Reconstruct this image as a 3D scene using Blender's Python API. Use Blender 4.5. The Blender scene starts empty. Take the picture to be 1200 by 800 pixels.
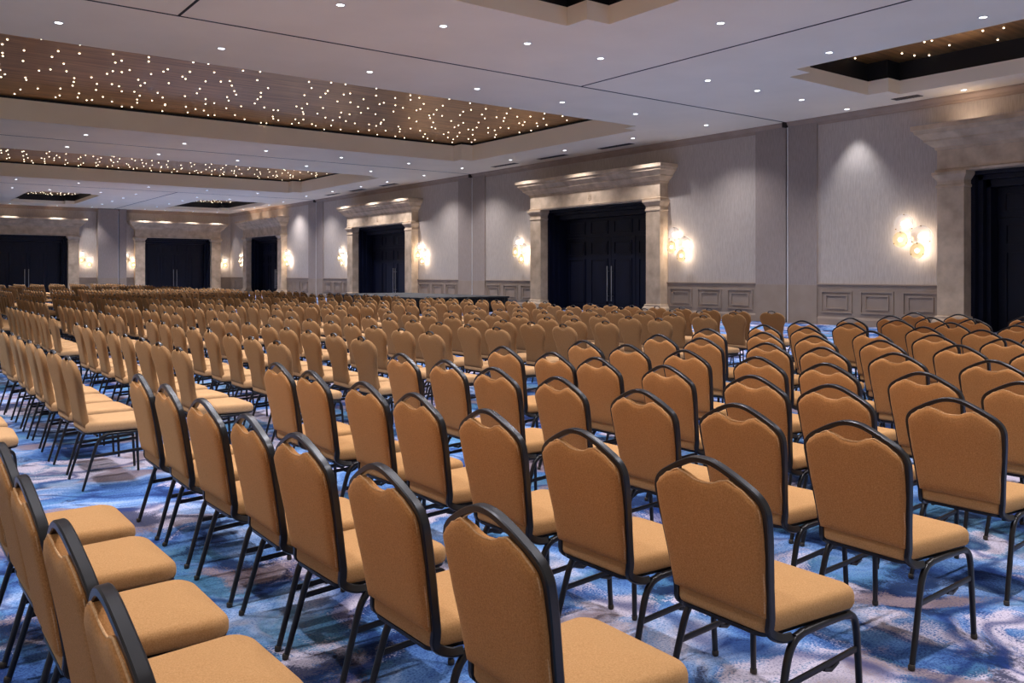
import bpy, bmesh, math, random
from mathutils import Vector
SC = bpy.context.scene
COL = SC.collection
R = math.radians
rnd = random.Random(7)

# ------------------------------------------------------------------ camera, world, exposure
CAM_H = 1.52
cam_data = bpy.data.cameras.new('camera')
cam_data.sensor_width = 36.0
cam_data.lens = 30.0
cam_data.shift_y = -80.0 / 1200.0
cam_data.clip_start = 0.05
cam_data.clip_end = 200.0
cam = bpy.data.objects.new('camera', cam_data)
COL.objects.link(cam)
cam.location = (0, 0, CAM_H)
cam.rotation_euler = (R(90), 0, R(-37))
SC.camera = cam

world = bpy.data.worlds.new('world')
SC.world = world
world.use_nodes = True
bg = world.node_tree.nodes['Background']
bg.inputs['Color'].default_value = (1.0, 0.93, 0.90, 1)
bg.inputs['Strength'].default_value = 0.42

SC.view_settings.view_transform = 'Standard'
SC.view_settings.look = 'None'
SC.view_settings.exposure = 0.0
SC.view_settings.gamma = 1.0
SC.view_settings.use_curve_mapping = False
SC.cycles.max_bounces = 6
SC.cycles.diffuse_bounces = 4
SC.cycles.glossy_bounces = 3
SC.cycles.transmission_bounces = 4
SC.cycles.sample_clamp_indirect = 4.0

SPOT_W = 540.0         # each recessed ceiling lamp
WALL_SPOT_W = 300.0     # the narrower ones close to a wall
SPOT_COL = (0.93, 0.92, 1.0)
SCONCE_W = 13.0
SCONCE_COL = (1.0, 0.89, 0.78)

# ------------------------------------------------------------------ room sizes (metres)
W = 22.6      # right wall
D = 66.6      # back wall
H = 6.15      # ceiling
XL = -6.0    # open far side
Y0 = -3.5     # behind the camera


# ------------------------------------------------------------------ materials
def lin(c):
    return tuple((x / 255 / 12.92) if x / 255 <= 0.04045 else ((x / 255 + 0.055) / 1.055) ** 2.4 for x in c) + (1,)


def new_mat(name):
    m = bpy.data.materials.new(name)
    m.use_nodes = True
    nt = m.node_tree
    return m, nt, nt.nodes['Principled BSDF']


def plain(name, rgb, rough=0.6, metal=0.0, spec=0.5):
    m, nt, b = new_mat(name)
    b.inputs['Base Color'].default_value = lin(rgb)
    b.inputs['Roughness'].default_value = rough
    b.inputs['Metallic'].default_value = metal
    b.inputs['Specular IOR Level'].default_value = spec
    return m


def noisy(name, rgb1, rgb2, scale=4.0, rough=0.8, detail=6, stretch=(1, 1, 1), bump=0.0, bump_scale=60, metal=0.0, spec=0.3, ramp=(0.35, 0.65)):
    m, nt, b = new_mat(name)
    N, L = nt.nodes, nt.links
    tc = N.new('ShaderNodeTexCoord')
    mp = N.new('ShaderNodeMapping')
    mp.inputs['Scale'].default_value = stretch
    L.new(tc.outputs['Object'], mp.inputs['Vector'])
    n = N.new('ShaderNodeTexNoise')
    n.inputs['Scale'].default_value = scale
    n.inputs['Detail'].default_value = detail
    L.new(mp.outputs['Vector'], n.inputs['Vector'])
    r = N.new('ShaderNodeValToRGB')
    r.color_ramp.elements[0].position = ramp[0]
    r.color_ramp.elements[1].position = ramp[1]
    r.color_ramp.elements[0].color = lin(rgb1)
    r.color_ramp.elements[1].color = lin(rgb2)
    L.new(n.outputs['Fac'], r.inputs['Fac'])
    L.new(r.outputs['Color'], b.inputs['Base Color'])
    b.inputs['Roughness'].default_value = rough
    b.inputs['Metallic'].default_value = metal
    b.inputs['Specular IOR Level'].default_value = spec
    if bump:
        n2 = N.new('ShaderNodeTexNoise')
        n2.inputs['Scale'].default_value = bump_scale
        n2.inputs['Detail'].default_value = 3
        L.new(mp.outputs['Vector'], n2.inputs['Vector'])
        bp = N.new('ShaderNodeBump')
        bp.inputs['Strength'].default_value = bump
        bp.inputs['Distance'].default_value = 0.01
        L.new(n2.outputs['Fac'], bp.inputs['Height'])
        L.new(bp.outputs['Normal'], b.inputs['Normal'])
    return m


def fabric(name, rgb1, rgb2, sheen=0.25):
    m = noisy(name, rgb1, rgb2, scale=210, rough=0.92, detail=3, bump=0.25, bump_scale=420, spec=0.12, ramp=(0.3, 0.7))
    b = m.node_tree.nodes['Principled BSDF']
    b.inputs['Sheen Weight'].default_value = sheen
    b.inputs['Sheen Roughness'].default_value = 0.45
    b.inputs['Sheen Tint'].default_value = lin((255, 215, 160))
    return m


def emitter(name, rgb, strength):
    m, nt, b = new_mat(name)
    b.inputs['Base Color'].default_value = lin(rgb)
    b.inputs['Emission Color'].default_value = lin(rgb)
    b.inputs['Emission Strength'].default_value = strength
    m.cycles.emission_sampling = 'NONE'
    return m


def carpet_material():
    m, nt, b = new_mat('carpet')
    N, L = nt.nodes, nt.links

    def node(t, **kw):
        n = N.new(t)
        for k, v in kw.items():
            n.inputs[k].default_value = v
        return n

    def mix(fac, a, c):
        x = N.new('ShaderNodeMix')
        x.data_type = 'RGBA'
        if hasattr(fac, 'links'):
            L.new(fac, x.inputs['Factor'])
        else:
            x.inputs['Factor'].default_value = fac
        for s, v in (('A', a), ('B', c)):
            sock = [i for i in x.inputs if i.name == s and i.type == 'RGBA'][0]
            if hasattr(v, 'links'):
                L.new(v, sock)
            else:
                sock.default_value = v
        return [o for o in x.outputs if o.type == 'RGBA'][0]

    def ramp(src, stops):
        r = N.new('ShaderNodeValToRGB')
        e = r.color_ramp.elements
        while len(e) < len(stops):
            e.new(0.5)
        for i, (p, c) in enumerate(stops):
            e[i].position = p
            e[i].color = c
        L.new(src, r.inputs['Fac'])
        return r.outputs['Color']

    def noise(scale, detail, rough, off, vec):
        a = N.new('ShaderNodeVectorMath')
        a.operation = 'ADD'
        a.inputs[1].default_value = off
        L.new(vec, a.inputs[0])
        n = node('ShaderNodeTexNoise', Scale=scale, Detail=detail, Roughness=rough)
        L.new(a.outputs[0], n.inputs['Vector'])
        # stipple: the yarn speckle breaks up every colour border
        m_ = N.new('ShaderNodeMath')
        m_.operation = 'MULTIPLY_ADD'
        m_.inputs[1].default_value = 0.16
        L.new(speck.outputs['Fac'], m_.inputs[0])
        L.new(n.outputs['Fac'], m_.inputs[2])
        d = N.new('ShaderNodeMath')
        d.operation = 'SUBTRACT'
        d.inputs[1].default_value = 0.08
        L.new(m_.outputs[0], d.inputs[0])
        return d.outputs[0]

    tc = N.new('ShaderNodeTexCoord')
    speck = node('ShaderNodeTexNoise', Scale=95.0, Detail=2.0, Roughness=0.7)
    L.new(tc.outputs['Object'], speck.inputs['Vector'])
    warp = node('ShaderNodeTexNoise', Scale=0.9, Detail=3.0)
    L.new(tc.outputs['Object'], warp.inputs['Vector'])
    add = N.new('ShaderNodeVectorMath')
    add.operation = 'MULTIPLY_ADD'
    add.inputs[1].default_value = (1.3, 1.3, 0.0)
    L.new(warp.outputs['Color'], add.inputs[0])
    L.new(tc.outputs['Object'], add.inputs[2])
    V = add.outputs[0]
    k = lambda r_, g_, b_: lin((r_, g_, b_))
    g = lambda v: (v, v, v, 1)
    base = ramp(noise(1.7, 6.0, 0.6, (0, 0, 0), V), [(0.37, k(36, 56, 104)), (0.44, k(66, 100, 158)), (0.51, k(98, 138, 192)), (0.58, k(146, 172, 212)), (0.66, k(196, 194, 210))])
    base = mix(ramp(noise(1.1, 5.0, 0.6, (17, 5, 3), V), [(0.53, g(0)), (0.60, g(0.75))]), base, k(82, 132, 160))
    base = mix(ramp(noise(1.35, 6.0, 0.6, (-9, 31, 8), V), [(0.545, g(0)), (0.585, g(0.92))]), base, k(212, 200, 212))
    base = mix(ramp(noise(1.25, 6.0, 0.6, (3, -21, 12), V), [(0.56, g(0)), (0.60, g(0.9))]), base, k(22, 34, 66))
    base = mix(ramp(noise(1.4, 5.0, 0.55, (41, 7, -5), V), [(0.57, g(0)), (0.62, g(0.85))]), base, k(150, 130, 132))
    v_n = N.new('ShaderNodeTexVoronoi')
    v_n.feature = 'DISTANCE_TO_EDGE'
    v_n.inputs['Scale'].default_value = 0.75
    L.new(V, v_n.inputs['Vector'])
    base = mix(ramp(v_n.outputs['Distance'], [(0.006, g(0.7)), (0.028, g(0))]), base, k(30, 54, 112))
    base = mix(ramp(speck.outputs['Fac'], [(0.36, g(0.45)), (0.50, g(0))]), base, k(24, 44, 100))
    L.new(base, b.inputs['Base Color'])
    b.inputs['Roughness'].default_value = 0.95
    b.inputs['Specular IOR Level'].default_value = 0.1
    bp = node('ShaderNodeBump', Strength=0.4, Distance=0.01)
    L.new(speck.outputs['Fac'], bp.inputs['Height'])
    L.new(bp.outputs['Normal'], b.inputs['Normal'])
    return m


def gold_material():
    m, nt, b = new_mat('brushed_bronze')
    N, L = nt.nodes, nt.links
    tc = N.new('ShaderNodeTexCoord')
    mp = N.new('ShaderNodeMapping')
    mp.inputs['Scale'].default_value = (0.35, 5.0, 1)
    L.new(tc.outputs['Object'], mp.inputs['Vector'])
    n = N.new('ShaderNodeTexNoise')
    n.inputs['Scale'].default_value = 1.6
    n.inputs['Detail'].default_value = 7
    L.new(mp.outputs['Vector'], n.inputs['Vector'])
    r = N.new('ShaderNodeValToRGB')
    r.color_ramp.elements[0].position = 0.3
    r.color_ramp.elements[1].position = 0.72
    r.color_ramp.elements[0].color = lin((160, 118, 74))
    r.color_ramp.elements[1].color = lin((222, 172, 112))
    L.new(n.outputs['Fac'], r.inputs['Fac'])
    L.new(r.outputs['Color'], b.inputs['Base Color'])
    b.inputs['Metallic'].default_value = 0.85
    b.inputs['Roughness'].default_value = 0.38
    bp = N.new('ShaderNodeBump')
    bp.inputs['Strength'].default_value = 0.12
    bp.inputs['Distance'].default_value = 0.02
    L.new(n.outputs['Fac'], bp.inputs['Height'])
    L.new(bp.outputs['Normal'], b.inputs['Normal'])
    return m


M = {}
M['carpet'] = carpet_material()
M['ceiling'] = noisy('ceiling_paint', (243, 230, 208), (248, 235, 213), scale=0.7, rough=0.9)
M['fascia'] = noisy('coffer_fascia', (250, 236, 212), (253, 239, 215), scale=1.0, rough=0.8)
M['black'] = plain('black_paint', (12, 13, 20), 0.55)
M['gap'] = plain('dark_gap', (40, 32, 30), 0.8)
M['wallpaper'] = noisy('woven_wallpaper', (168, 156, 146), (184, 171, 160), scale=9, rough=0.75, stretch=(6, 6, 0.5), bump=0.1, bump_scale=40)
M['pilaster'] = noisy('pilaster_wallpaper', (142, 128, 120), (156, 142, 133), scale=9, rough=0.75, stretch=(6, 6, 0.5), bump=0.1, bump_scale=40)
M['wainscot'] = noisy('painted_wainscot', (144, 126, 110), (152, 134, 118), scale=2, rough=0.6)
M['crown'] = noisy('crown_paint', (150, 130, 116), (160, 140, 126), scale=2, rough=0.6)
M['stone'] = noisy('travertine', (174, 151, 126), (212, 187, 158), scale=2.6, rough=0.7, detail=10, bump=0.12, bump_scale=30, ramp=(0.3, 0.7))
M['navy'] = noisy('navy_lacquer', (9, 13, 30), (12, 17, 38), scale=3, rough=0.42, stretch=(1, 1, 0.3))
M['steel'] = plain('brushed_steel', (190, 190, 194), 0.28, 1.0)
M['white'] = plain('white_metal', (205, 200, 198), 0.5)
M['bronze'] = gold_material()
M['frame'] = plain('black_powder_coat', (20, 18, 20), 0.34, 0.0, 0.5)
M['glide'] = plain('worn_glide', (70, 62, 52), 0.5, 0.3)
M['tan'] = fabric('tan_fabric', (166, 112, 62), (196, 138, 84))
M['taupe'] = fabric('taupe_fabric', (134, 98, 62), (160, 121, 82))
M['seat_tan'] = fabric('toplit_tan_fabric', (174, 128, 79), (196, 150, 100))  # same cloth as the tan backs, lightened to paint the light from above
M['seat_taupe'] = fabric('toplit_taupe_fabric', (184, 142, 98), (210, 168, 122))  # taupe back cloth made paler, downlight on the seats put into the colour
M['edge_highlight'] = fabric('pad_highlight_fabric', (196, 148, 100), (220, 176, 130))  # paler colour painting the highlight along the pad edge
M['lamp'] = emitter('lamp_lens', (250, 250, 255), 7.0)
M['star'] = emitter('star_lamp', (255, 236, 205), 5.0)
M['bulb'] = emitter('glowing_bulb', (255, 240, 212), 4.0)
M['brass'] = plain('brass', (176, 142, 84), 0.25, 1.0)
M['skirt'] = plain('stage_skirt', (14, 14, 16), 0.8)
M['deck'] = plain('stage_deck', (30, 30, 33), 0.7)
M['rubber'] = plain('black_plastic', (16, 16, 18), 0.5)


def glass_material(name, tint, alpha):
    m, nt, b = new_mat(name)
    N, L = nt.nodes, nt.links
    out = [n for n in N if n.type == 'OUTPUT_MATERIAL'][0]
    tr = N.new('ShaderNodeBsdfTransparent')
    tr.inputs['Color'].default_value = tint
    mx = N.new('ShaderNodeMixShader')
    mx.inputs['Fac'].default_value = alpha
    b.inputs['Base Color'].default_value = tint
    b.inputs['Roughness'].default_value = 0.12
    L.new(tr.outputs[0], mx.inputs[1])
    L.new(b.outputs[0], mx.inputs[2])
    L.new(mx.outputs[0], out.inputs['Surface'])
    return m


M['glass'] = glass_material('seeded_glass', (0.97, 0.95, 0.92, 1), 0.38)
M['amber'] = glass_material('amber_glass', (0.96, 0.88, 0.68, 1), 0.42)


# ------------------------------------------------------------------ mesh helpers
def to_mesh(name, bm, mat, smooth=None):
    bmesh.ops.recalc_face_normals(bm, faces=bm.faces)
    me = bpy.data.meshes.new(name)
    bm.to_mesh(me)
    bm.free()
    for m in (mat if isinstance(mat, (list, tuple)) else [mat]):
        me.materials.append(m)
    if smooth is not None:
        me.polygons.foreach_set('use_smooth', [True] * len(me.polygons))
        if smooth < 180:
            try:
                me.set_sharp_from_angle(angle=R(smooth))
            except Exception:
                pass
    return me


def link(name, me, parent=None, loc=(0, 0, 0), rz=0.0):
    o = bpy.data.objects.new(name, me)
    COL.objects.link(o)
    o.location = loc
    o.rotation_euler = (0, 0, rz)
    if parent is not None:
        o.parent = parent
    return o


def tag(o, label=None, cat=None, group=None, kind=None):
    if label:
        o['label'] = label
    if cat:
        o['category'] = cat
    if group:
        o['group'] = group
    if kind:
        o['kind'] = kind
    return o


ident = lambda a, d, z: (a, d, z)


def box(bm, a0, a1, d0, d1, z0, z1, T=ident, mi=0):
    v = [bm.verts.new(T(a, d, z)) for a in (a0, a1) for d in (d0, d1) for z in (z0, z1)]
    for f in ((0, 1, 3, 2), (4, 6, 7, 5), (0, 4, 5, 1), (2, 3, 7, 6), (0, 2, 6, 4), (1, 5, 7, 3)):
        fc = bm.faces.new([v[i] for i in f])
        fc.material_index = mi
    return v


def loft(bm, rings, cap=True, closed=True, mi=0):
    vs = [[bm.verts.new(p) for p in r] for r in rings]
    n = len(vs[0])
    for i in range(len(vs) - 1):
        for j in range(n if closed else n - 1):
            k = (j + 1) % n
            f = bm.faces.new((vs[i][j], vs[i][k], vs[i + 1][k], vs[i + 1][j]))
            f.material_index = mi
    if cap:
        for r in (vs[0], vs[-1]):
            try:
                f = bm.faces.new(r)
                f.material_index = mi
            except ValueError:
                pass
    return vs


def block_profile(bm, a0, a1, d, levels, T, side=True, d0=0.0):
    """a block against the wall whose section grows and shrinks with height: levels = (z, overhang)"""
    rings = []
    for z, o in levels:
        oa = o if side else 0
        rings.append([T(a0 - oa, d0, z), T(a0 - oa, d + o, z), T(a1 + oa, d + o, z), T(a1 + oa, d0, z)])
    loft(bm, rings)


def smooth_path(pts, n=4):
    """Catmull-Rom through pts"""
    P = [Vector(p) for p in pts]
    P = [2 * P[0] - P[1]] + P + [2 * P[-1] - P[-2]]
    out = []
    for i in range(1, len(P) - 2):
        for k in range(n):
            t = k / n
            a, b_, c, d_ = P[i - 1], P[i], P[i + 1], P[i + 2]
            out.append(0.5 * ((2 * b_) + (c - a) * t + (2 * a - 5 * b_ + 4 * c - d_) * t * t + (3 * b_ - a - 3 * c + d_) * t ** 3))
    out.append(P[-2])
    return out


def sweep(bm, path, wu, wv, ref=(0, 1, 0), seg=8, taper=None, square=0.6):
    """rounded rectangular tube: wu = half width along ref, wv = half width across"""
    rings = []
    n = len(path)
    ref = Vector(ref)
    for i, p in enumerate(path):
        t = (path[min(i + 1, n - 1)] - path[max(i - 1, 0)]).normalized()
        u = (ref - t * ref.dot(t)).normalized()
        v = t.cross(u)
        k = 1.0 if taper is None else 1.0 + (taper - 1.0) * i / (n - 1)
        ring = []
        for s in range(seg):
            a = 2 * math.pi * (s + 0.5) / seg
            c, si = math.cos(a), math.sin(a)
            c = math.copysign(abs(c) ** square, c)
            si = math.copysign(abs(si) ** square, si)
            ring.append(p + u * (wu * k * c) + v * (wv * k * si))
        rings.append(ring)
    loft(bm, rings)


# ------------------------------------------------------------------ chairs
def lean(z, base=-0.012, top=-0.10):
    t = max(0.0, (z - 0.44) / 0.48)
    return base + (top - base) * t ** 1.15


def catmull_z(keys, x):
    """smooth monotone-ish interpolation of a list of (x, value)"""
    if x <= keys[0][0]:
        return keys[0][1]
    if x >= keys[-1][0]:
        return keys[-1][1]
    for i in range(len(keys) - 1):
        if keys[i][0] <= x <= keys[i + 1][0]:
            t = (x - keys[i][0]) / (keys[i + 1][0] - keys[i][0])
            t = t * t * (3 - 2 * t)
            return keys[i][1] + (keys[i + 1][1] - keys[i][1]) * t


def pad_mesh(name, mat, width, top, z0, thick, off, nu=18, nv=16, bulge=0.010):
    """upholstered back pad; width(z) -> half width, top(y) -> z of its top edge"""
    bm = bmesh.new()
    rings = []
    zt = max(top(0.0), top(0.1))

    def pt(u, v, side):
        # pull the grid in towards its edge so the rim is rounded
        z_guess = z0 + v * (zt - z0)
        y = u * width(z_guess)
        z = z0 + v * (top(y) - z0)
        edge = 1 - max(abs(u) ** 10, v ** 14, (1 - v) ** 30)
        th = thick * 0.5 * (0.35 + 0.65 * max(edge, 0) ** 0.5) + (bulge * (1 - u * u) * math.sin(math.pi * v) if side > 0 else 0)
        return (lean(z) + off + side * th, y, z)
    grid = {}
    for side in (-1, 1):
        for i in range(nu + 1):
            u = math.sin((i / nu * 2 - 1) * math.pi / 2 * 0.92) / math.sin(math.pi / 2 * 0.92)
            for j in range(nv + 1):
                v = 0.5 + 0.5 * math.sin((j / nv * 2 - 1) * math.pi / 2 * 0.94) / math.sin(math.pi / 2 * 0.94)
                grid[side, i, j] = bm.verts.new(pt(u, v, side))
        for i in range(nu):
            for j in range(nv):
                bm.faces.new((grid[side, i, j], grid[side, i + 1, j], grid[side, i + 1, j + 1], grid[side, i, j + 1]))
    edge = [(i, 0) for i in range(nu)] + [(nu, j) for j in range(nv)] + [(i, nv) for i in range(nu, 0, -1)] + [(0, j) for j in range(nv, 0, -1)]
    for k in range(len(edge)):
        a, b_ = edge[k], edge[(k + 1) % len(edge)]
        bm.faces.new((grid[-1, a[0], a[1]], grid[-1, b_[0], b_[1]], grid[1, b_[0], b_[1]], grid[1, a[0], a[1]]))
    return to_mesh(name, bm, mat, 75)


def seat_outline(inset, x0=-0.030, x1=0.445, wb=0.195, wf=0.225, r=0.075, n=7):
    pts = []
    cs = [(x0, -wb, r * 0.6), (x1, -wf, r), (x1, wf, r), (x0, wb, r * 0.6)]
    for i, (x, y, rr) in enumerate(cs):
        cx = x + (rr if x == x0 else -rr)
        cy = y + (rr if y < 0 else -rr)
        a0 = [180, 270, 0, 90][i]
        for k in range(n):
            a = R(a0 + 90 * k / (n - 1))
            pts.append((cx + (rr - inset) * math.cos(a), cy + (rr - inset) * math.sin(a)) if inset < rr * 0.8 else
                       (cx + rr * 0.2 * math.cos(a) * 1.0, cy + rr * 0.2 * math.sin(a)))
    if inset >= r * 0.48:
        mx, my = (x0 + x1) / 2, 0
        s = 1 - inset / 0.22
        base = seat_outline(0.03, x0, x1, wb, wf, r, n)
        pts = [(mx + (p[0] - mx) * s, my + (p[1] - my) * s) for p in base]
    return pts


def seat_mesh(name, mat):
    bm = bmesh.new()
    levels = [(0.397, 0.014), (0.402, 0.004), (0.412, 0.0), (0.442, 0.0), (0.455, 0.004), (0.464, 0.012), (0.470, 0.024), (0.476, 0.060), (0.480, 0.10), (0.482, 0.15), (0.483, 0.20)]
    rings = [[(x, y, z - (0.010 * max(0, (x - 0.30) / 0.14) ** 2 if z > 0.44 else 0)) for x, y in seat_outline(i)] for z, i in levels]
    loft(bm, rings)
    return to_mesh(name, bm, mat, 80)


def chair_frame_meshes(prefix, heavy):
    """shared lower frame: seat_frame, legs, stretchers"""
    w = 0.0125 if heavy else 0.0105
    out = {}
    bm = bmesh.new()
    for s in (-1, 1):
        sweep(bm, smooth_path([(0.085, s * 0.207, 0.372), (0.15, s * 0.208, 0.380), (0.30, s * 0.208, 0.380), (0.385, s * 0.209, 0.378)], 3), w, w * 0.9)
    for x in (0.05, 0.36):
        sweep(bm, [Vector((x, -0.205, 0.376)), Vector((x, 0.205, 0.376))], 0.008, 0.008, ref=(1, 0, 0))
    rings = [[(x, y, z) for x, y in seat_outline(i, wf=0.215, wb=0.185)] for z, i in ((0.384, 0.012), (0.386, 0.004), (0.398, 0.004), (0.400, 0.02))]
    loft(bm, rings)
    out['seat_frame'] = to_mesh(prefix + 'seat_frame', bm, M['frame'], 50)
    for s, tagn in ((-1, 'r'), (1, 'l')):
        bm = bmesh.new()
        sweep(bm, smooth_path([(0.13, s * 0.208, 0.380), (0.085, s * 0.2085, 0.366), (0.050, s * 0.210, 0.325), (0.024, s * 0.213, 0.25), (-0.014, s * 0.218, 0.12), (-0.048, s * 0.222, 0.004)], 3), w, w * 1.05, taper=0.78)
        out['rear_' + tagn] = to_mesh(prefix + 'rear_leg', bm, M['frame'], 50)
        bm = bmesh.new()
        sweep(bm, smooth_path([(0.36, s * 0.208, 0.379), (0.398, s * 0.210, 0.368), (0.418, s * 0.213, 0.33), (0.426, s * 0.216, 0.22), (0.436, s * 0.221, 0.004)], 3), w, w * 1.05, taper=0.78)
        out['front_' + tagn] = to_mesh(prefix + 'front_leg', bm, M['frame'], 50)
        bm = bmesh.new()
        sweep(bm, [Vector((0.020, s * 0.2135, 0.235)), Vector((0.22, s * 0.214, 0.244)), Vector((0.425, s * 0.2155, 0.255))], 0.006, 0.011)
        if heavy:
            sweep(bm, [Vector((0.23, s * 0.214, 0.236)), Vector((0.27, s * 0.214, 0.224)), Vector((0.31, s * 0.214, 0.240))], 0.007, 0.008)
        out['stretcher_' + tagn] = to_mesh(prefix + 'stretcher', bm, M['frame'], 50)
    return out


def glide_mesh(x, y):
    bm = bmesh.new()
    rings = [[(x + r * math.cos(a * math.pi / 4), y + r * math.sin(a * math.pi / 4), z) for a in range(8)] for z, r in ((0.0, 0.010), (0.004, 0.0135), (0.018, 0.0135), (0.022, 0.011))]
    loft(bm, rings)
    return to_mesh('foot_glide', bm, M['glide'], 50)


# --- arch-framed chair (front block)
KA_T = [(0.0, 0.849), (0.035, 0.852), (0.075, 0.868), (0.105, 0.876), (0.145, 0.858), (0.182, 0.836), (0.205, 0.812), (0.213, 0.788)]
A_w = lambda z: catmull_z([(0.44, 0.186), (0.56, 0.196), (0.72, 0.209), (0.80, 0.213), (0.86, 0.213)], z)
A_top = lambda y: catmull_z(KA_T, abs(y))
arch = [(0.188, 0.405), (0.191, 0.45), (0.197, 0.53), (0.207, 0.62), (0.2175, 0.71), (0.222, 0.765), (0.2215, 0.795), (0.211, 0.822), (0.187, 0.845), (0.150, 0.867), (0.108, 0.889), (0.062, 0.909), (0.028, 0.918), (0.0, 0.920)]


def arch_path():
    left = [(lean(z) if z > 0.44 else lean(0.44), y, z) for y, z in arch]
    pts = [(0.075, 0.200, 0.374), (0.030, 0.196, 0.380)] + left
    pts = pts + [(x, -y, z) for x, y, z in reversed(pts[:-1])]
    return smooth_path(pts, 3)


def frame_sweep_A():
    bm = bmesh.new()
    path = arch_path()
    # wide face of the bar looks sideways/up, depth runs front to back
    sweep(bm, path, 0.0150, 0.0105, ref=(1, 0, 0.05), seg=8, square=0.38)
    return to_mesh('back_frame', bm, M['frame'], 32)


A_mesh = chair_frame_meshes('framed_', True)
A_mesh['seat'] = seat_mesh('framed_seat', M['seat_tan'])
A_mesh['backrest'] = pad_mesh('framed_backrest', M['tan'], A_w, A_top, 0.452, 0.048, -0.012)
A_mesh['back_frame'] = frame_sweep_A()


def edge_highlight_mesh():  # thin pale bead that paints the highlight on the rounded pad rim
    bm = bmesh.new()
    pts = []
    for i in range(25):
        y = -0.209 + 0.418 * i / 24
        z = A_top(y) - 0.001
        pts.append((lean(z) - 0.0205, y, z))
    for s in (0, 1):
        pass
    left = [(lean(z) - 0.0205, -A_w(z) + 0.002, z) for z in (0.47, 0.55, 0.63, 0.71, 0.78)]
    right = [(x, -y, z) for x, y, z in reversed(left)]
    path = [Vector(p) for p in left + pts + right]
    sweep(bm, path, 0.0028, 0.0028, ref=(1, 0, 0), seg=6, square=1.0)
    return to_mesh('edge_highlight', bm, M['edge_highlight'], 180)


A_mesh['edge_highlight'] = edge_highlight_mesh()
for k_, (x_, y_) in {'rear_r': (-0.049, -0.2222), 'rear_l': (-0.049, 0.2222), 'front_r': (0.4362, -0.2212), 'front_l': (0.4362, 0.2212)}.items():
    A_mesh['glide_' + k_] = glide_mesh(x_, y_)

# --- crown-backed chair without a visible frame (all blocks behind)
B_w = lambda z: catmull_z([(0.43, 0.176), (0.58, 0.158), (0.72, 0.188), (0.81, 0.216), (0.86, 0.222), (0.90, 0.222)], z)
B_top = lambda y: catmull_z([(0.0, 0.878), (0.030, 0.882), (0.066, 0.906), (0.10, 0.908), (0.15, 0.895), (0.19, 0.872), (0.213, 0.845), (0.222, 0.815)], abs(y))
B_mesh = chair_frame_meshes('crown_', False)
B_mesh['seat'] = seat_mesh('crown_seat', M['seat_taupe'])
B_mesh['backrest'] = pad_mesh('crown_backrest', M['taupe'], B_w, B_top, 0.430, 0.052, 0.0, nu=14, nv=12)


def handle_mesh():
    bm = bmesh.new()
    pts = [(-0.066, 0.893), (-0.056, 0.914), (-0.028, 0.926), (0.0, 0.929), (0.028, 0.926), (0.056, 0.914), (0.066, 0.893)]
    sweep(bm, smooth_path([(lean(z), y, z) for y, z in pts], 2), 0.011, 0.0065, ref=(1, 0, 0), seg=6)
    return to_mesh('handle', bm, M['frame'], 60)


B_mesh['handle'] = handle_mesh()


def make_chair(meshes, name, loc, rz, kind, detail=2):
    root = link(name, None, None, loc, rz)
    P = lambda n, k: link(n, meshes[k], root)
    P('seat', 'seat')
    b_ = P('backrest', 'backrest')
    P('seat_frame', 'seat_frame')
    if kind == 'A':
        P('back_frame', 'back_frame')
        link('edge_highlight', meshes['edge_highlight'], b_)
    else:
        P('handle', 'handle')
    for s in ('rear_r', 'rear_l', 'front_r', 'front_l'):
        lg = P('leg', s)
        if kind == 'A':
            link('foot_glide', meshes['glide_' + s], lg)
    if detail > 1:
        P('stretcher', 'stretcher_r')
        P('stretcher', 'stretcher_l')
    return root


def copy_tree(o, loc, rz):
    r = o.copy()
    COL.objects.link(r)
    r.location = loc
    r.rotation_euler = (0, 0, rz)
    for ch in list(o.children):
        c = ch.copy()
        COL.objects.link(c)
        c.parent = r
        for g_ in list(ch.children):
            d_ = g_.copy()
            COL.objects.link(d_)
            d_.parent = c
    return r


TH = R(37)


def project(x, y, z):
    F = x * math.sin(TH) + y * math.cos(TH)
    Rr = x * math.cos(TH) - y * math.sin(TH)
    return 600 + 1000 * Rr / F, 320 + 1000 * (CAM_H - z) / F, F


def in_frame(x, y, margin=12):
    ok = False
    for px_ in (-0.1, 0.45):
        for py_ in (-0.22, 0.22):
            for z in (0.05, 0.46, 0.9):
                if y + py_ < 0.3:
                    continue
                u, v, F = project(x + px_, y + py_, z)
                if F > 0.2 and -margin < u < 1200 + margin and v < 800 + margin:
                    ok = True
    return ok


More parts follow.
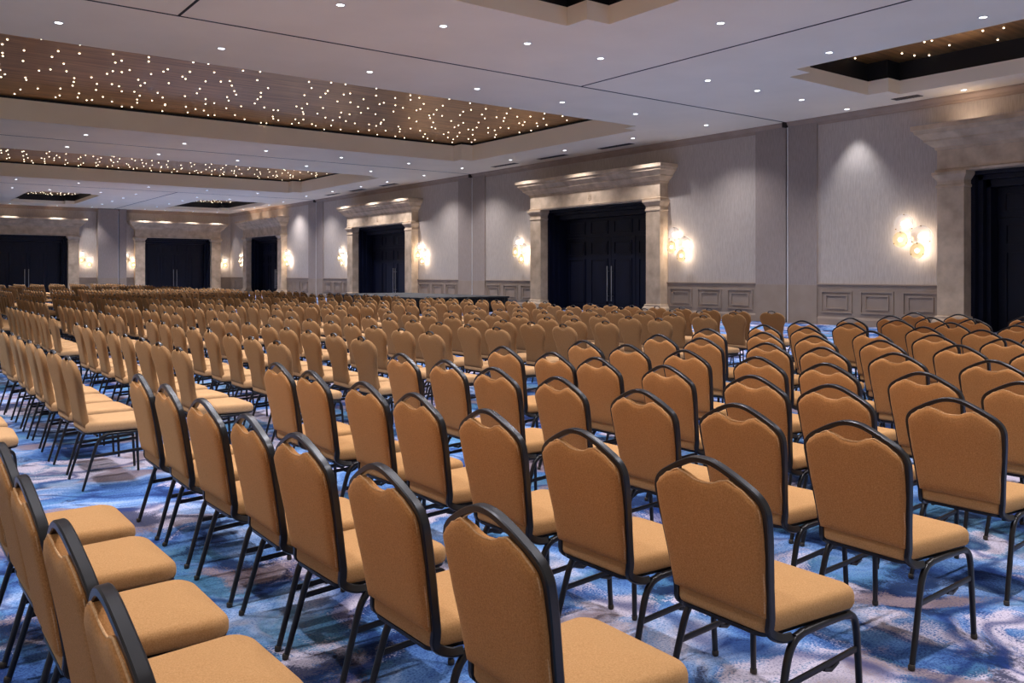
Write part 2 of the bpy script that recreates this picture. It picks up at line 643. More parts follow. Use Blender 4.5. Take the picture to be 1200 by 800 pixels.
ORD = ['zeroth', 'first', 'second', 'third', 'fourth', 'fifth', 'sixth', 'seventh', 'eighth', 'ninth', 'tenth', 'eleventh', 'twelfth', 'thirteenth']
CHAIR_DX = 0.10
A_rows = [
    (0.36, [1.73, 2.27, 2.84, 3.44, 4.03]),
    (1.26, [1.77, 2.36, 3.00, 3.53, 4.10, 4.74, 5.32]),
    (2.15, [1.82, 2.44, 3.03, 3.66, 4.21, 4.88, 5.45]),
    (3.14, [1.91, 2.48, 3.08, 3.74, 4.36, 4.93, 5.54]),
    (4.10, [1.98, 2.60, 3.11, 3.79, 4.45, 4.93, 5.57]),
    (5.04, [2.04, 2.60, 3.24, 3.79, 4.47, 5.10, 5.64]),
    (6.12, [2.08, 2.68, 3.36, 3.97, 4.51, 5.23, 5.75]),
    (7.20, [2.20, 2.80, 3.41, 4.08, 4.76, 5.33, 6.06]),
    (8.24, [2.30, 2.90, 3.50, 4.14, 4.79, 5.54, 6.11]),
    (9.36, [2.40, 3.00, 3.60, 4.19, 4.81, 5.73, 6.36]),
    (10.44, [2.60, 3.20, 3.75, 4.30, 5.04, 5.72, 6.35]),
    (11.45, [3.40, 4.00, 4.60, 5.25, 5.80, 6.35]),
    (12.65, [3.90, 4.50, 5.10, 6.00, 6.65]),
]
B_X = [-0.65, 0.25, 1.12, 1.98, 2.84, 3.66, 4.55, 5.50, 6.42, 7.28, 8.28, 9.28, 10.38, 11.25]
start2 = {-0.65: 6.5, 0.25: 6.60, 1.12: 6.75, 1.98: 7.05, 2.84: 7.22, 3.66: 7.15, 4.55: 7.40, 5.50: 7.57, 6.42: 7.50, 7.28: 7.70, 8.28: 7.76, 9.28: 7.88, 10.38: 8.28, 11.25: 8.22}
block_start = {2: None, 3: 13.0, 4: 19.3, 5: 25.45, 6: 31.6, 7: 37.8, 8: 44.0, 9: 50.1}
block_word = {2: 'second block', 3: 'third block', 4: 'fourth block', 5: 'fifth block', 6: 'sixth block', 7: 'seventh block', 8: 'eighth block', 9: 'last block'}


def build_chairs():
    proto = None
    for ri, (x, ys) in enumerate(A_rows):
        for ci, y in enumerate(ys):
            if not in_frame(x + CHAIR_DX, y):
                continue
            loc = (x + CHAIR_DX + rnd.uniform(-.008, .008), y, 0)
            rz = R(rnd.uniform(-2.0, 2.0))
            if proto is None:
                proto = c = make_chair(A_mesh, 'banquet_chair', loc, rz, 'A')
            else:
                c = copy_tree(proto, loc, rz)
            tag(c, 'tan chair with black arched frame, %s seat from near aisle in %s row from left' % (ORD[ci + 1], ORD[ri + 1]), 'chair', 'black framed banquet chairs of the nearest block')
    cand = []
    for bi, s0 in block_start.items():
        n = 9 if bi == 3 else 8
        for ri, x in enumerate(B_X):
            for ci in range(n):
                y = (start2[x] + 0.60 * ci) if bi == 2 else (s0 + 0.075 * (x - 1.0) + 0.585 * ci)
                y += rnd.uniform(-.03, .03)
                if in_frame(x + CHAIR_DX, y, 4):
                    cand.append((math.hypot(x, y), bi, len(B_X) - ri, ci + 1, x, y))
    cand.sort()
    proto = None
    for dist, bi, row, seat, x, y in cand[:300]:
        loc = (x + CHAIR_DX + rnd.uniform(-.015, .015), y, 0)
        rz = R(rnd.uniform(-3.0, 3.0))
        if proto is None:
            proto = c = make_chair(B_mesh, 'crown_back_chair', loc, rz, 'B')
        else:
            c = copy_tree(proto, loc, rz)
        tag(c, 'crown-back tan chair, %s seat of %s row from right wall, %s from camera' % (ORD[seat], ORD[row], block_word[bi]), 'chair', 'crown back banquet chairs in the blocks behind')
    # everything farther away, as one object
    far = cand[300:]
    parts = [B_mesh[k] for k in ('seat', 'backrest', 'handle', 'seat_frame', 'rear_r', 'rear_l', 'front_r', 'front_l')]
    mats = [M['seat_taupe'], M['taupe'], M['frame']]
    verts, faces, mis = [], [], []
    src = []
    for k, me in enumerate(parts):
        vv = [tuple(v.co) for v in me.vertices]
        ff = [tuple(p.vertices) for p in me.polygons]
        src.append((vv, ff, 0 if k == 0 else 1 if k == 1 else 2))
    for dist, bi, row, seat, x, y in far:
        a = R(rnd.uniform(-3, 3))
        ca, sa = math.cos(a), math.sin(a)
        ox = x + CHAIR_DX
        for vv, ff, mi in src:
            n0 = len(verts)
            verts.extend([(ox + vx * ca - vy * sa, y + vx * sa + vy * ca, vz) for vx, vy, vz in vv])
            faces.extend([tuple(i + n0 for i in f) for f in ff])
            mis.extend([mi] * len(ff))
    me = bpy.data.meshes.new('distant_chairs')
    me.from_pydata(verts, [], faces)
    for m in mats:
        me.materials.append(m)
    me.polygons.foreach_set('material_index', mis)
    me.polygons.foreach_set('use_smooth', [True] * len(me.polygons))
    me.update()
    try:
        me.set_sharp_from_angle(angle=R(60))
    except Exception:
        pass
    o = link('distant_chairs', me)
    tag(o, 'hundreds of tiny tan chairs in rows at the far end of the hall', 'chairs', None, 'stuff')
    print('chairs', len(cand))


# ------------------------------------------------------------------ room shell
TR = lambda a, d, z: (W - d, a, z)       # right wall: a = y, d = into the room
TB = lambda a, d, z: (a, D - d, z)       # back wall: a = x

DOORS_R = [7.4, 24.5, 41.7, 59.0]
DOORS_B = [8.7, 18.6]
HALF_R, HALF_B = 3.0, 2.42
DOOR_H = 4.13
SLOT_R = [(-1.3), 15.88, 33.05, 50.5]
SLOT_B = [-5.0 + 8.9, 13.95]


def structure(name, bm, mat, smooth=None, parent=None):
    o = link(name, to_mesh(name, bm, mat, smooth), parent)
    o['kind'] = 'structure'
    return o


def floor_and_ceiling():
    bm = bmesh.new()
    box(bm, XL, W + 1.2, Y0, D + 1.2, -0.25, 0.0)
    structure('floor', bm, M['carpet'])
    xs = {XL, W + 0.3}
    ys = {Y0, D + 0.3}
    nt = 0.55
    for c in COFFERS:
        x0, x1, y0, y1 = c['rect']
        xs |= {x0, x1, x0 + nt, x1 - nt}
        ys |= {y0, y1, y0 + nt, y1 - nt}
    xs, ys = sorted(xs), sorted(ys)

    def hole(x, y):
        for c in COFFERS:
            x0, x1, y0, y1 = c['rect']
            if x0 < x < x1 and y0 < y < y1:
                inx = x < x0 + nt or x > x1 - nt
                iny = y < y0 + nt or y > y1 - nt
                return not (inx and iny)
        return False
    bm = bmesh.new()
    for i in range(len(xs) - 1):
        for j in range(len(ys) - 1):
            if not hole((xs[i] + xs[i + 1]) / 2, (ys[j] + ys[j + 1]) / 2):
                box(bm, xs[i], xs[i + 1], ys[j], ys[j + 1], H, H + 0.12)
    bmesh.ops.remove_doubles(bm, verts=bm.verts, dist=0.0005)
    structure('ceiling', bm, M['ceiling'])
    # joint lines where the movable partitions run
    bm = bmesh.new()
    for y in (15.88, 33.05, 50.5):
        box(bm, XL, W - 0.12, y - 0.025, y + 0.025, H - 0.006, H + 0.01)
    for x in (4.45, 14.1):
        box(bm, x - 0.025, x + 0.025, Y0, 15.84, H - 0.006, H + 0.01)
        box(bm, x - 0.025, x + 0.025, 50.54, D - 0.12, H - 0.006, H + 0.01)
    structure('trim_1', bm, M['gap'])


COFFERS = [
    dict(rect=(-2.6, 19.85, 19.1, 29.6), z1=6.78, z2=6.86, name='large starlit coffer nearest the camera', small=False),
    dict(rect=(-2.6, 19.85, 36.5, 47.0), z1=6.78, z2=6.86, name='large starlit coffer farther down the hall', small=False),
    dict(rect=(7.2, 11.0, 2.8, 12.15), z1=6.50, z2=6.98, name='small dark coffer overhead near the camera', small=True),
    dict(rect=(16.8, 21.3, 2.8, 12.15), z1=6.50, z2=6.98, name='small coffer by the right wall near the camera', small=True),
    dict(rect=(7.2, 11.0, 54.6, 63.9), z1=6.36, z2=6.74, name='small coffer at the far left end of the ceiling', small=True),
    dict(rect=(16.8, 21.3, 54.6, 63.9), z1=6.36, z2=6.74, name='small coffer at the far right end of the ceiling', small=True),
]


def coffers():
    nt = 0.55
    star = bmesh.new()
    rings = [[(r * math.cos(a * math.pi / 4), r * math.sin(a * math.pi / 4), z) for a in range(8)] for z, r in ((0.0, 0.023), (-0.012, 0.020), (-0.020, 0.010))]
    loft(star, rings)
    star_me = to_mesh('star_light', star, M['star'], 180)
    for ci, c in enumerate(COFFERS):
        x0, x1, y0, y1 = c['rect']
        out = [(x0 + nt, y0), (x1 - nt, y0), (x1 - nt, y0 + nt), (x1, y0 + nt), (x1, y1 - nt), (x1 - nt, y1 - nt), (x1 - nt, y1), (x0 + nt, y1), (x0 + nt, y1 - nt), (x0, y1 - nt), (x0, y0 + nt), (x0 + nt, y0 + nt)]
        cx, cy = (x0 + x1) / 2, (y0 + y1) / 2
        bm = bmesh.new()
        loft(bm, [[(x - math.copysign(0.006, x - cx), y - math.copysign(0.006, y - cy), H - 0.002) for x, y in out], [(x - math.copysign(0.006, x - cx), y - math.copysign(0.006, y - cy), c['z1']) for x, y in out]], cap=False)
        structure('trim_%d' % (10 + 2 * ci), bm, M['fascia'])
        # black upstand set back a little, with a small ledge
        cx, cy = (x0 + x1) / 2, (y0 + y1) / 2
        g_ = 0.05
        big = [(x + math.copysign(g_, x - cx), y + math.copysign(g_, y - cy)) for x, y in out]
        bm = bmesh.new()
        loft(bm, [[(x, y, c['z1']) for x, y in out], [(x, y, c['z1']) for x, y in big], [(x, y, c['z2'] + 0.02) for x, y in big]], cap=False)
        structure('trim_%d' % (11 + 2 * ci), bm, M['black'])
        bm = bmesh.new()
        box(bm, x0 - 0.1, x1 + 0.1, y0 - 0.1, y1 + 0.1, c['z2'], c['z2'] + 0.06)
        root = link('starlight_panel', to_mesh('starlight_panel', bm, M['bronze']))
        tag(root, 'bronze starlit panel in the ' + c['name'], 'ceiling panel', 'starlit ceiling panels')
        pts = []
        step = 0.46 if y0 > 50 else 0.66
        ny, nx = int((y1 - y0) / step), int((x1 - x0) / step)
        for i in range(nx):
            for j in range(ny):
                if rnd.random() < 0.10:
                    continue
                x = x0 + (i + 0.5 + rnd.uniform(-.46, .46)) * (x1 - x0) / nx
                y = y0 + (j + 0.5 + rnd.uniform(-.46, .46)) * (y1 - y0) / ny
                inx = x < x0 + nt or x > x1 - nt
                iny = y < y0 + nt or y > y1 - nt
                if inx and iny:
                    continue
                pts.append((x, y))

        def vis(p):
            u, v, F = project(p[0], p[1], c['z2'])
            # hidden behind the near lip of the coffer?
            t = (H - CAM_H) / (c['z2'] - CAM_H)
            inside = y0 < p[1] * t and p[0] * t > x0 and 0 < u < 1200 and v > 0
            return (0 if inside else 1, F)
        pts.sort(key=vis)
        for x, y in pts[:100]:
            link('star_light', star_me, root, (x, y, c['z2']))
        if len(pts) > 100:
            bm = bmesh.new()
            for x, y in pts[100:]:
                loft(bm, [[(x + px_, y + py_, c['z2'] + pz_) for px_, py_, pz_ in r_] for r_ in rings])
            o = link('distant_star_lights', to_mesh('distant_star_lights', bm, M['star'], 180), root)
            o['kind'] = 'stuff'


def wall_with_openings(name, T, a_from, a_to, openings, thick=0.3):
    bm = bmesh.new()
    cur = a_from
    for c, hw in openings:
        box(bm, cur, c - hw, -thick, 0, -0.02, H + 0.1, T)
        box(bm, c - hw, c + hw, -thick, 0, DOOR_H, H + 0.1, T)
        cur = c + hw
    box(bm, cur, a_to, -thick, 0, -0.02, H + 0.1, T)
    structure(name, bm, M['wallpaper'])


def crown(name, T, a0, a1):
    bm = bmesh.new()
    prof = [(0.0, 5.93), (0.02, 5.93), (0.025, 5.96), (0.05, 5.98), (0.06, 6.02), (0.11, 6.08), (0.125, 6.10), (0.13, H), (0.0, H)]
    loft(bm, [[T(a, d, z) for d, z in prof] for a in (a0, a1)])
    structure(name, bm, M['crown'])


def wainscot(name, T, a0, a1, n):
    """cap rail, dado with n raised panels, base"""
    bm = bmesh.new()
    box(bm, a0, a1, 0, 0.02, 0.0, 1.14, T)
    loft(bm, [[T(a, d, z) for d, z in ((0, 1.13), (0.03, 1.13), (0.035, 1.16), (0.06, 1.18), (0.06, 1.21), (0.0, 1.21))] for a in (a0, a1)])
    loft(bm, [[T(a, d, z) for d, z in ((0, 0), (0.05, 0), (0.05, 0.18), (0.035, 0.22), (0.02, 0.24), (0.0, 0.24))] for a in (a0, a1)])
    if n:
        w = (a1 - a0) / n
        for i in range(n):
            p0, p1 = a0 + i * w + 0.13, a0 + (i + 1) * w - 0.13
            z0, z1 = 0.36, 1.0
            for inset, h_ in ((0.0, 0.035), (0.14, 0.030)):
                q0, q1, y0, y1 = p0 + inset, p1 - inset, z0 + inset * 0.8, z1 - inset * 0.8
                if q1 - q0 < 0.15:
                    continue
                t = 0.035
                box(bm, q0, q1, 0.02, 0.02 + h_, y0, y0 + t, T)
                box(bm, q0, q1, 0.02, 0.02 + h_, y1 - t, y1, T)
                box(bm, q0, q0 + t, 0.02, 0.02 + h_, y0 + t, y1 - t, T)
                box(bm, q1 - t, q1, 0.02, 0.02 + h_, y0 + t, y1 - t, T)
    structure(name, bm, M['wainscot'])


def pilaster(idx, T, a0, a1, slot, d=0.06):
    bm = bmesh.new()
    g_ = 0.03
    for p, q in ((a0, slot - g_), (slot + g_, a1)):
        box(bm, p, q, 0, d, 1.17, H - 0.01, T)
    structure('trim_%d' % idx, bm, M['pilaster'])
    bm = bmesh.new()
    for p, q in ((a0, slot - g_), (slot + g_, a1)):
        box(bm, p, q, 0, d, 0, 1.168, T)
        box(bm, p, q, 0, d + 0.012, 0, 0.12, T)
    structure('trim_%d' % (idx + 1), bm, M['wainscot'])
    bm = bmesh.new()
    box(bm, slot - g_, slot + g_, 0, 0.01, 0, H - 0.01, T, 0)
    box(bm, slot - g_ - 0.028, slot - g_, d, d + 0.02, 0, H - 0.16, T, 1)
    box(bm, slot - 0.05, slot + 0.05, 0.0, 0.22, H - 0.16, H - 0.008, T, 0)
    o = structure('trim_%d' % (idx + 2), bm, [M['gap'], M['white']])


def surround(idx, T, c, half):
    """stone doorcase: two pillars on plinths and a stepped entablature"""
    root = link('trim_%d' % idx, None)
    root['kind'] = 'structure'
    pw, pd = 0.68, 0.40
    for s in (-1, 1):
        a0, a1 = (c - half - pw, c - half) if s < 0 else (c + half, c + half + pw)
        bm = bmesh.new()
        block_profile(bm, a0, a1, pd, [(0.0, 0.10), (0.26, 0.10), (0.30, 0.085), (0.34, 0.05), (0.40, 0.045), (0.42, 0.0), (3.72, 0.0), (3.74, 0.025), (3.79, 0.025), (3.81, 0.0), (3.90, 0.0), (3.95, 0.03), (4.03, 0.085), (4.06, 0.10), (4.13, 0.10)], T)
        structure('pillar', bm, M['stone'], None, root)
    bm = bmesh.new()
    a0, a1 = c - half - pw, c + half + pw
    block_profile(bm, a0, a1, pd, [(4.13, 0.03), (4.19, 0.05), (4.21, 0.0), (4.70, 0.0), (4.72, 0.04), (4.78, 0.05), (4.80, 0.09), (4.90, 0.20), (4.93, 0.24), (4.97, 0.24), (4.99, 0.26), (5.10, 0.36), (5.12, 0.40), (5.20, 0.42), (5.22, 0.47), (5.34, 0.47)], T)
    structure('entablature', bm, M['stone'], None, root)
    # small carved rosette at the middle of the frieze
    bm = bmesh.new()
    for k in range(8):
        a = k * math.pi / 4
        box(bm, c + 0.09 * math.cos(a) - 0.03, c + 0.09 * math.cos(a) + 0.03, pd - 0.01, pd + 0.02, 4.45 + 0.09 * math.sin(a) - 0.03, 4.45 + 0.09 * math.sin(a) + 0.03, T)
    box(bm, c - 0.035, c + 0.035, pd - 0.01, pd + 0.03, 4.415, 4.485, T)
    structure('rosette', bm, M['stone'], None, root)


def moulded(bm, T, a0, a1, z0, z1, d, t=0.05, h_=0.03):
    box(bm, a0, a1, d, d + h_, z0, z0 + t, T)
    box(bm, a0, a1, d, d + h_, z1 - t, z1, T)
    box(bm, a0, a0 + t, d, d + h_, z0 + t, z1 - t, T)
    box(bm, a1 - t, a1, d, d + h_, z0 + t, z1 - t, T)
    box(bm, a0 + t * 2, a1 - t * 2, d, d + h_ * 0.5, z0 + t * 2, z1 - t * 2, T)


def door(n, T, c, half, depth=0.75):
    root = link('door_%d' % n, None)
    root['kind'] = 'structure'
    bm = bmesh.new()
    # lined reveal with stepped casing
    for s in (-1, 1):
        e = c + s * half
        lo, hi = sorted((e, e - s * 0.10))
        box(bm, lo, hi, -depth, 0.02, 0, DOOR_H, T)
        lo, hi = sorted((e - s * 0.10, e - s * 0.22))
        box(bm, lo, hi, -depth, -0.16, 0, DOOR_H - 0.10, T)
        lo, hi = sorted((e - s * 0.22, e - s * 0.32))
        box(bm, lo, hi, -depth, -0.36, 0, DOOR_H - 0.22, T)
        lo, hi = sorted((e, e + s * 0.2))
        box(bm, lo, hi, -depth - 0.1, -0.3, 0, DOOR_H + 0.1, T)
    box(bm, c - half, c + half, -depth, 0.02, DOOR_H - 0.10, DOOR_H, T)
    box(bm, c - half + 0.1, c + half - 0.1, -depth, -0.16, DOOR_H - 0.22, DOOR_H - 0.10, T)
    box(bm, c - half + 0.22, c + half - 0.22, -depth, -0.36, DOOR_H - 0.40, DOOR_H - 0.22, T)
    # header panel over the leaves
    zt = 2.95
    box(bm, c - half + 0.1, c + half - 0.1, -depth - 0.08, -depth, zt, DOOR_H, T)
    lw = (half - 0.32) / 2
    for k in range(4):
        a0 = c - 2 * lw + k * lw
        moulded(bm, T, a0 + 0.16, a0 + lw - 0.16, zt + 0.14, DOOR_H - 0.52, -depth)
    box(bm, c - half, c + half, -depth - 0.16, -depth - 0.09, 0, DOOR_H + 0.05, T)  # hidden backing sheet, added to stop light leaking around the leaves
    structure('door_frame', bm, M['navy'], None, root)
    for k in range(4):
        a0 = c - 2 * lw + k * lw
        bm = bmesh.new()
        moving = k in (1, 2)
        box(bm, a0 + 0.006, a0 + lw - 0.006, -depth - 0.07, -depth - (0.0 if moving else 0.015), 0.01, zt - 0.01, T)
        moulded(bm, T, a0 + 0.18, a0 + lw - 0.18, 2.25, zt - 0.16, -depth)
        moulded(bm, T, a0 + 0.18, a0 + lw - 0.18, 0.22, 2.10, -depth)
        leaf = structure('door_leaf' if moving else 'side_panel', bm, M['navy'], None, root)
        if moving:
            bm = bmesh.new()
            ah = c + (0.12 if k == 2 else -0.12)
            rings = [[T(ah + 0.022 * math.cos(t_ * math.pi / 4), -depth + 0.10 + 0.022 * math.sin(t_ * math.pi / 4), z) for t_ in range(8)] for z in (0.42, 1.80)]
            loft(bm, rings)
            for z in (0.62, 1.60):
                box(bm, ah - 0.012, ah + 0.012, -depth, -depth + 0.10, z - 0.012, z + 0.012, T)
            structure('handle', bm, M['steel'], 50, leaf)


def walls():
    wall_with_openings('wall_right', TR, Y0, D + 0.3, [(c, HALF_R) for c in DOORS_R])
    wall_with_openings('wall_back', TB, XL, W + 0.3, [(c, HALF_B) for c in [-1.2] + DOORS_B])
    crown('trim_2', TR, Y0, D)
    crown('trim_3', TB, XL, W - 0.13)
    n = 40
    segs = []
    edges = [Y0]
    for c, sl in zip(DOORS_R, [15.88, 33.05, 50.5, None]):
        segs.append((edges[-1], c - HALF_R - 0.68))
        if sl:
            segs.append((c + HALF_R + 0.68, sl - 1.05))
            edges.append(sl + 1.15)
        else:
            segs.append((c + HALF_R + 0.68, D))
    for a0, a1 in segs:
        if a1 - a0 < 0.3:
            continue
        wainscot('trim_%d' % n, TR, a0, a1, max(1, round((a1 - a0) / 1.2)))
        n += 1
    for a0, a1 in ((XL, -1.2 - HALF_B - 0.6), (-1.2 + HALF_B + 0.6, DOORS_B[0] - HALF_B - 0.6), (DOORS_B[0] + HALF_B + 0.6, 13.0), (14.9, DOORS_B[1] - HALF_B - 0.6), (DOORS_B[1] + HALF_B + 0.6, W)):
        if a1 - a0 > 0.3:
            wainscot('trim_%d' % n, TB, a0, a1, max(1, round((a1 - a0) / 1.0)))
            n += 1
    for k, sl in enumerate((15.88, 33.05, 50.5)):
        pilaster(60 + 3 * k, TR, sl - 1.05, sl + 1.15, sl)
    pilaster(72, TB, 13.0, 14.9, 14.4, d=0.45)
    for k, c in enumerate(DOORS_R):
        surround(80 + k, TR, c, HALF_R)
        door(k + 1, TR, c, HALF_R)
    for k, c in enumerate([-1.2] + DOORS_B):
        surround(84 + k, TB, c, HALF_B)
        door(5 + k, TB, c, HALF_B)


# ------------------------------------------------------------------ lamps in the ceiling
def downlights():
    bm = bmesh.new()
    prof = [(0.088, 0.0), (0.092, -0.004), (0.088, -0.008), (0.070, -0.008), (0.066, -0.003), (0.066, 0.0)]
    nseg = 20
    rings = [[(r * math.cos(2 * math.pi * k / nseg), r * math.sin(2 * math.pi * k / nseg), z) for r, z in prof] for k in range(nseg)]
    vs = [[bm.verts.new(p) for p in r] for r in rings]
    for i in range(nseg):
        for j in range(len(prof)):
            k, l = (i + 1) % nseg, (j + 1) % len(prof)
            bm.faces.new((vs[i][j], vs[k][j], vs[k][l], vs[i][l]))
    trim_me = to_mesh('trim_ring', bm, M['white'], 60)
    bm = bmesh.new()
    loft(bm, [[(r * math.cos(2 * math.pi * k / nseg), r * math.sin(2 * math.pi * k / nseg), z) for k in range(nseg)] for r, z in ((0.0665, -0.001), (0.060, -0.005), (0.03, -0.007))])
    lens_me = to_mesh('lens', bm, M['lamp'], 60)
    ld = bpy.data.lights.new('downlight_beam', 'SPOT')
    ld.energy = SPOT_W
    ld.color = SPOT_COL
    ld.spot_size = R(118)
    ld.spot_blend = 0.9
    ld.shadow_soft_size = 0.07
    lf_ = ld.copy()
    lf_.energy = SPOT_W * 1.35
    lb_ = ld.copy()
    lb_.energy = SPOT_W * 0.8
    lb_.spot_size = R(84)
    lw_ = ld.copy()
    lw_.energy = WALL_SPOT_W
    lw_.color = (0.84, 0.88, 1.0)
    lw_.spot_size = R(72)
    lw_.spot_blend = 0.7
    runs = [
        ('in the row just before the first large coffer', [(x, 17.65) for x in (20.9, 17.8, 15.0, 12.2, 9.2, 5.8, 2.8)]),
        ('along the right wall beside the first large coffer', [(20.95, y) for y in (20.9, 24.5, 27.9)]),
        ('in the row just past the first large coffer', [(x, 31.4) for x in (20.9, 18.2, 15.1, 12.0, 9.0, 5.8)]),
        ('in the row just before the second large coffer', [(x, 34.8) for x in (21.0, 18.2, 15.1, 12.1, 9.0, 5.8)]),
        ('along the right wall beside the second large coffer', [(21.0, y) for y in (38.4, 41.3, 44.8)]),
        ('in the row just past the second large coffer', [(x, 48.4) for x in (21.0, 18.0, 15.1, 12.0, 8.6, 5.8)]),
        ('in the row before the far small coffers', [(x, 53.2) for x in (21.5, 18.0, 16.0, 12.5, 10.6, 8.0, 6.2)]),
        ('between the far right coffer and right wall', [(21.75, y) for y in (56.3, 59.1, 61.3)]),
        ('on the left side of the far right coffer', [(16.0, y) for y in (56.2, 59.2, 62.3)]),
        ('on the right side of the far left coffer', [(12.5, y) for y in (56.4, 59.4, 62.3)]),
        ('in the last row along the back wall', [(x, 65.5) for x in (21.2, 19.4, 17.4, 16.0, 12.5, 10.3, 7.5)]),
        ('in the row past the near small coffers', [(x, 13.55) for x in (22.05, 19.9, 18.0, 16.1, 12.6, 10.6, 8.6, 6.5, 3.2)]),
        ('beside the right wall near the nearest doorway', [(22.1, y) for y in (10.35, 7.2, 4.1)]),
        ('on the left side of the near right coffer', [(16.1, y) for y in (10.3, 7.2, 4.1)]),
        ('on the right side of the overhead near coffer', [(12.6, y) for y in (10.3, 7.2, 4.1)]),
        ('on the left side of the overhead near coffer', [(6.0, y) for y in (10.3, 7.2, 4.1)]),
        ('in the unseen ceiling left of the camera, added for lighting', [(2.9, y) for y in (10.3, 7.2, 4.1, 1.0)] + [(-0.5, y) for y in (13.5, 10.3, 7.2, 4.1)]),  # lamps out of view, added to light the near part
        ('in the unseen row above the camera, added for lighting', [(x, 1.1) for x in (22.05, 19.0, 16.1, 12.6, 9.0, 6.0)]),  # unseen row, added for its light on the foreground
    ]
    for place, pts in runs:
        for i, (x, y) in enumerate(pts):
            root = link('recessed_downlight', None, None, (x, y, H))
            link('trim_ring', trim_me, root)
            link('lens', lens_me, root)
            lo = link('lamp_beam', lw_ if x > 21.3 and y < 50 else lb_ if y > 65 else lf_ if y > 30 else ld, root, (0, 0, -0.03))
            tag(root, 'round white downlight, %s %s' % (ORD[i + 1], place), 'ceiling light', 'recessed downlights in the ceiling')


def sconces():
    def disc_mesh(name, r, mat, sign):
        bm = bmesh.new()
        n = 28
        prof = [(0.02, 0.0), (0.5, 0.004), (0.85, 0.012), (1.0, 0.030), (0.985, 0.038), (0.84, 0.020), (0.5, 0.012), (0.02, 0.008)]
        rings = [[(-d_, r * q * math.cos(2 * math.pi * k / n), r * q * math.sin(2 * math.pi * k / n)) for k in range(n)] for q, d_ in prof]
        loft(bm, rings)
        return to_mesh(name, bm, mat, 60)

    # in sconce space: -x points into the room, y runs along the wall
    cfg = [(0.235, 0.37, 0.28, 0.15, 'glass'), (0.31, -0.05, 0.22, 0.20, 'amber'), (-0.235, 0.02, 0.30, 0.15, 'glass'), (-0.19, -0.36, 0.21, 0.26, 'amber')]
    disc = [disc_mesh('glass_disc', c[2], M[c[4]], 1) for c in cfg]

    def ball(r, loc, mat, name, squash=1.0):
        bm = bmesh.new()
        bmesh.ops.create_uvsphere(bm, u_segments=14, v_segments=9, radius=r)
        for v in bm.verts:
            v.co.x *= squash
            v.co += Vector(loc)
        return to_mesh(name, bm, mat, 180)
    bulbs = [ball(0.080 if c[4] == 'glass' else 0.062, (-c[3] - 0.045, c[0], c[1]), M['bulb'], 'bulb', 0.5) for c in cfg]
    arms = []
    for c in cfg:
        bm = bmesh.new()
        sweep(bm, [Vector((0, c[0] * 0.25, c[1] * 0.25)), Vector((-c[3], c[0], c[1]))], 0.008, 0.008)
        for k in range(3):
            a = R(90 + 120 * k)
            y, z = c[0] + c[2] * 0.93 * math.cos(a), c[1] + c[2] * 0.93 * math.sin(a)
            box(bm, -c[3] - 0.055, -c[3] - 0.01, y - 0.009, y + 0.009, z - 0.014, z + 0.014)
            sweep(bm, [Vector((-c[3] + 0.004, c[0], c[1])), Vector((-c[3] - 0.014, y, z))], 0.003, 0.003, ref=(1, 0, 0), seg=4)
        arms.append(to_mesh('bracket', bm, M['brass'], 60))
    bm = bmesh.new()
    n = 20
    loft(bm, [[(-d_, r * math.cos(2 * math.pi * k / n), r * math.sin(2 * math.pi * k / n)) for k in range(n)] for d_, r in ((0.0, 0.10), (0.02, 0.10), (0.028, 0.085))])
    plate = to_mesh('wall_plate', bm, M['brass'], 50)
    pd = bpy.data.lights.new('sconce_glow', 'POINT')
    pd.energy = SCONCE_W
    pd.color = SCONCE_COL
    pd.shadow_soft_size = 0.06
    spots = [('R', 11.85, 'on the right wall beside the nearest doorway'), ('R', 20.12, 'on the right wall, near side of the second doorway'),
             ('R', 29.13, 'on the right wall, far side of the second doorway'), ('R', 37.35, 'on the right wall, near side of the third doorway'),
             ('R', 46.5, 'on the right wall, far side of the third doorway'), ('R', 54.75, 'on the right wall, near side of the farthest doorway'),
             ('R', 63.6, 'on the right wall right up by the far corner'), ('B', 12.27, 'on the back wall right of the leftmost doorway'),
             ('B', 15.2, 'on the back wall left of its right doorway'), ('B', 21.9, 'on the back wall just before the far corner')]
    for wall, a, where in spots:
        loc = (W, a, 2.48) if wall == 'R' else (a, D, 2.48)
        rz = 0.0 if wall == 'R' else R(90)
        # on the back wall the room is towards -y
        root = link('wall_sconce', None, None, loc, rz)
        link('wall_plate', plate, root)
        for k in range(4):
            d_ = link('glass_disc', disc[k], root, (-cfg[k][3], cfg[k][0], cfg[k][1]))
            link('bracket', arms[k], root)
            link('bulb', bulbs[k], root)
        for k in range(4):
            link('lamp_glow', pd, root, (-cfg[k][3] * 0.85, cfg[k][0], cfg[k][1]))
        tag(root, 'glowing cluster of four glass discs ' + where, 'wall lamp', 'glass disc wall sconces')


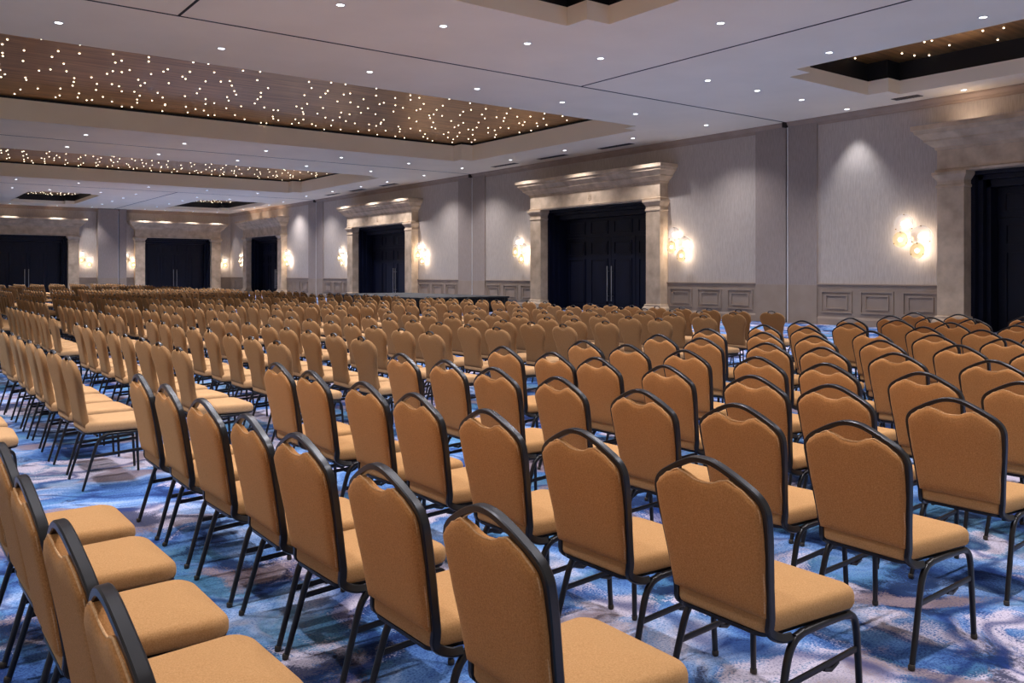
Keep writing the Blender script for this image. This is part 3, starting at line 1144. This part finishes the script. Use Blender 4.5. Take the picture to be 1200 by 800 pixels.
def vents_and_stage():
    bm = bmesh.new()
    box(bm, -0.14, 0.14, -0.85, 0.85, -0.006, 0.0)
    slot_me = to_mesh('linear_vent', bm, M['gap'])
    for i, (x, y) in enumerate(((21.75, 22.6), (21.75, 26.2), (21.75, 29.4), (21.75, 39.6), (21.75, 43.2), (21.75, 46.4))):
        o = link('linear_vent', slot_me, None, (x, y, H))
        tag(o, 'long dark slot vent by right wall, %s above the %s doorway' % (['nearest', 'middle', 'farthest'][i % 3], 'second' if i < 3 else 'third'), 'ceiling vent', 'slot vents along the right wall')
    bm = bmesh.new()
    box(bm, -0.15, 0.15, -0.36, 0.36, -0.010, 0.0)
    o = link('ceiling_vent', to_mesh('vent_back', bm, M['gap']), None, (21.85, 11.7, H))
    bm = bmesh.new()
    for k in range(9):
        box(bm, -0.15, 0.15, -0.34 + k * 0.08, -0.325 + k * 0.08, -0.014, -0.008)
    link('louvre', to_mesh('louvre', bm, M['wainscot']), o)
    tag(o, 'small dark rectangular vent in the ceiling near the nearest doorway', 'ceiling vent')
    # low stage against the right side of the hall
    root = link('stage_platform', None, None, (18.4, 31.4, 0))
    bm = bmesh.new()
    box(bm, -2.05, 2.05, -4.1, 4.1, 0.54, 0.60)
    link('deck', to_mesh('deck', bm, M['deck']), root)
    bm = bmesh.new()
    n = 80
    pts = []
    per = [(-2.0, -4.05), (2.0, -4.05), (2.0, 4.05), (-2.0, 4.05)]
    for i in range(4):
        p, q = Vector(per[i]), Vector(per[(i + 1) % 4])
        m_ = int((q - p).length / 0.06)
        nrm = Vector((q - p).normalized().yx)
        nrm.y *= -1
        for k in range(m_):
            c = p + (q - p) * k / m_
            pts.append(c + nrm * (0.018 * (k % 2)))
    loft(bm, [[(p.x, p.y, z) for p in pts] for z in (0.0, 0.54)])
    link('skirt', to_mesh('skirt', bm, M['skirt']), root)
    tag(root, 'low black-skirted stage platform between the chairs and the right wall', 'stage')


floor_and_ceiling()
coffers()
walls()
build_chairs()
downlights()
sconces()
vents_and_stage()
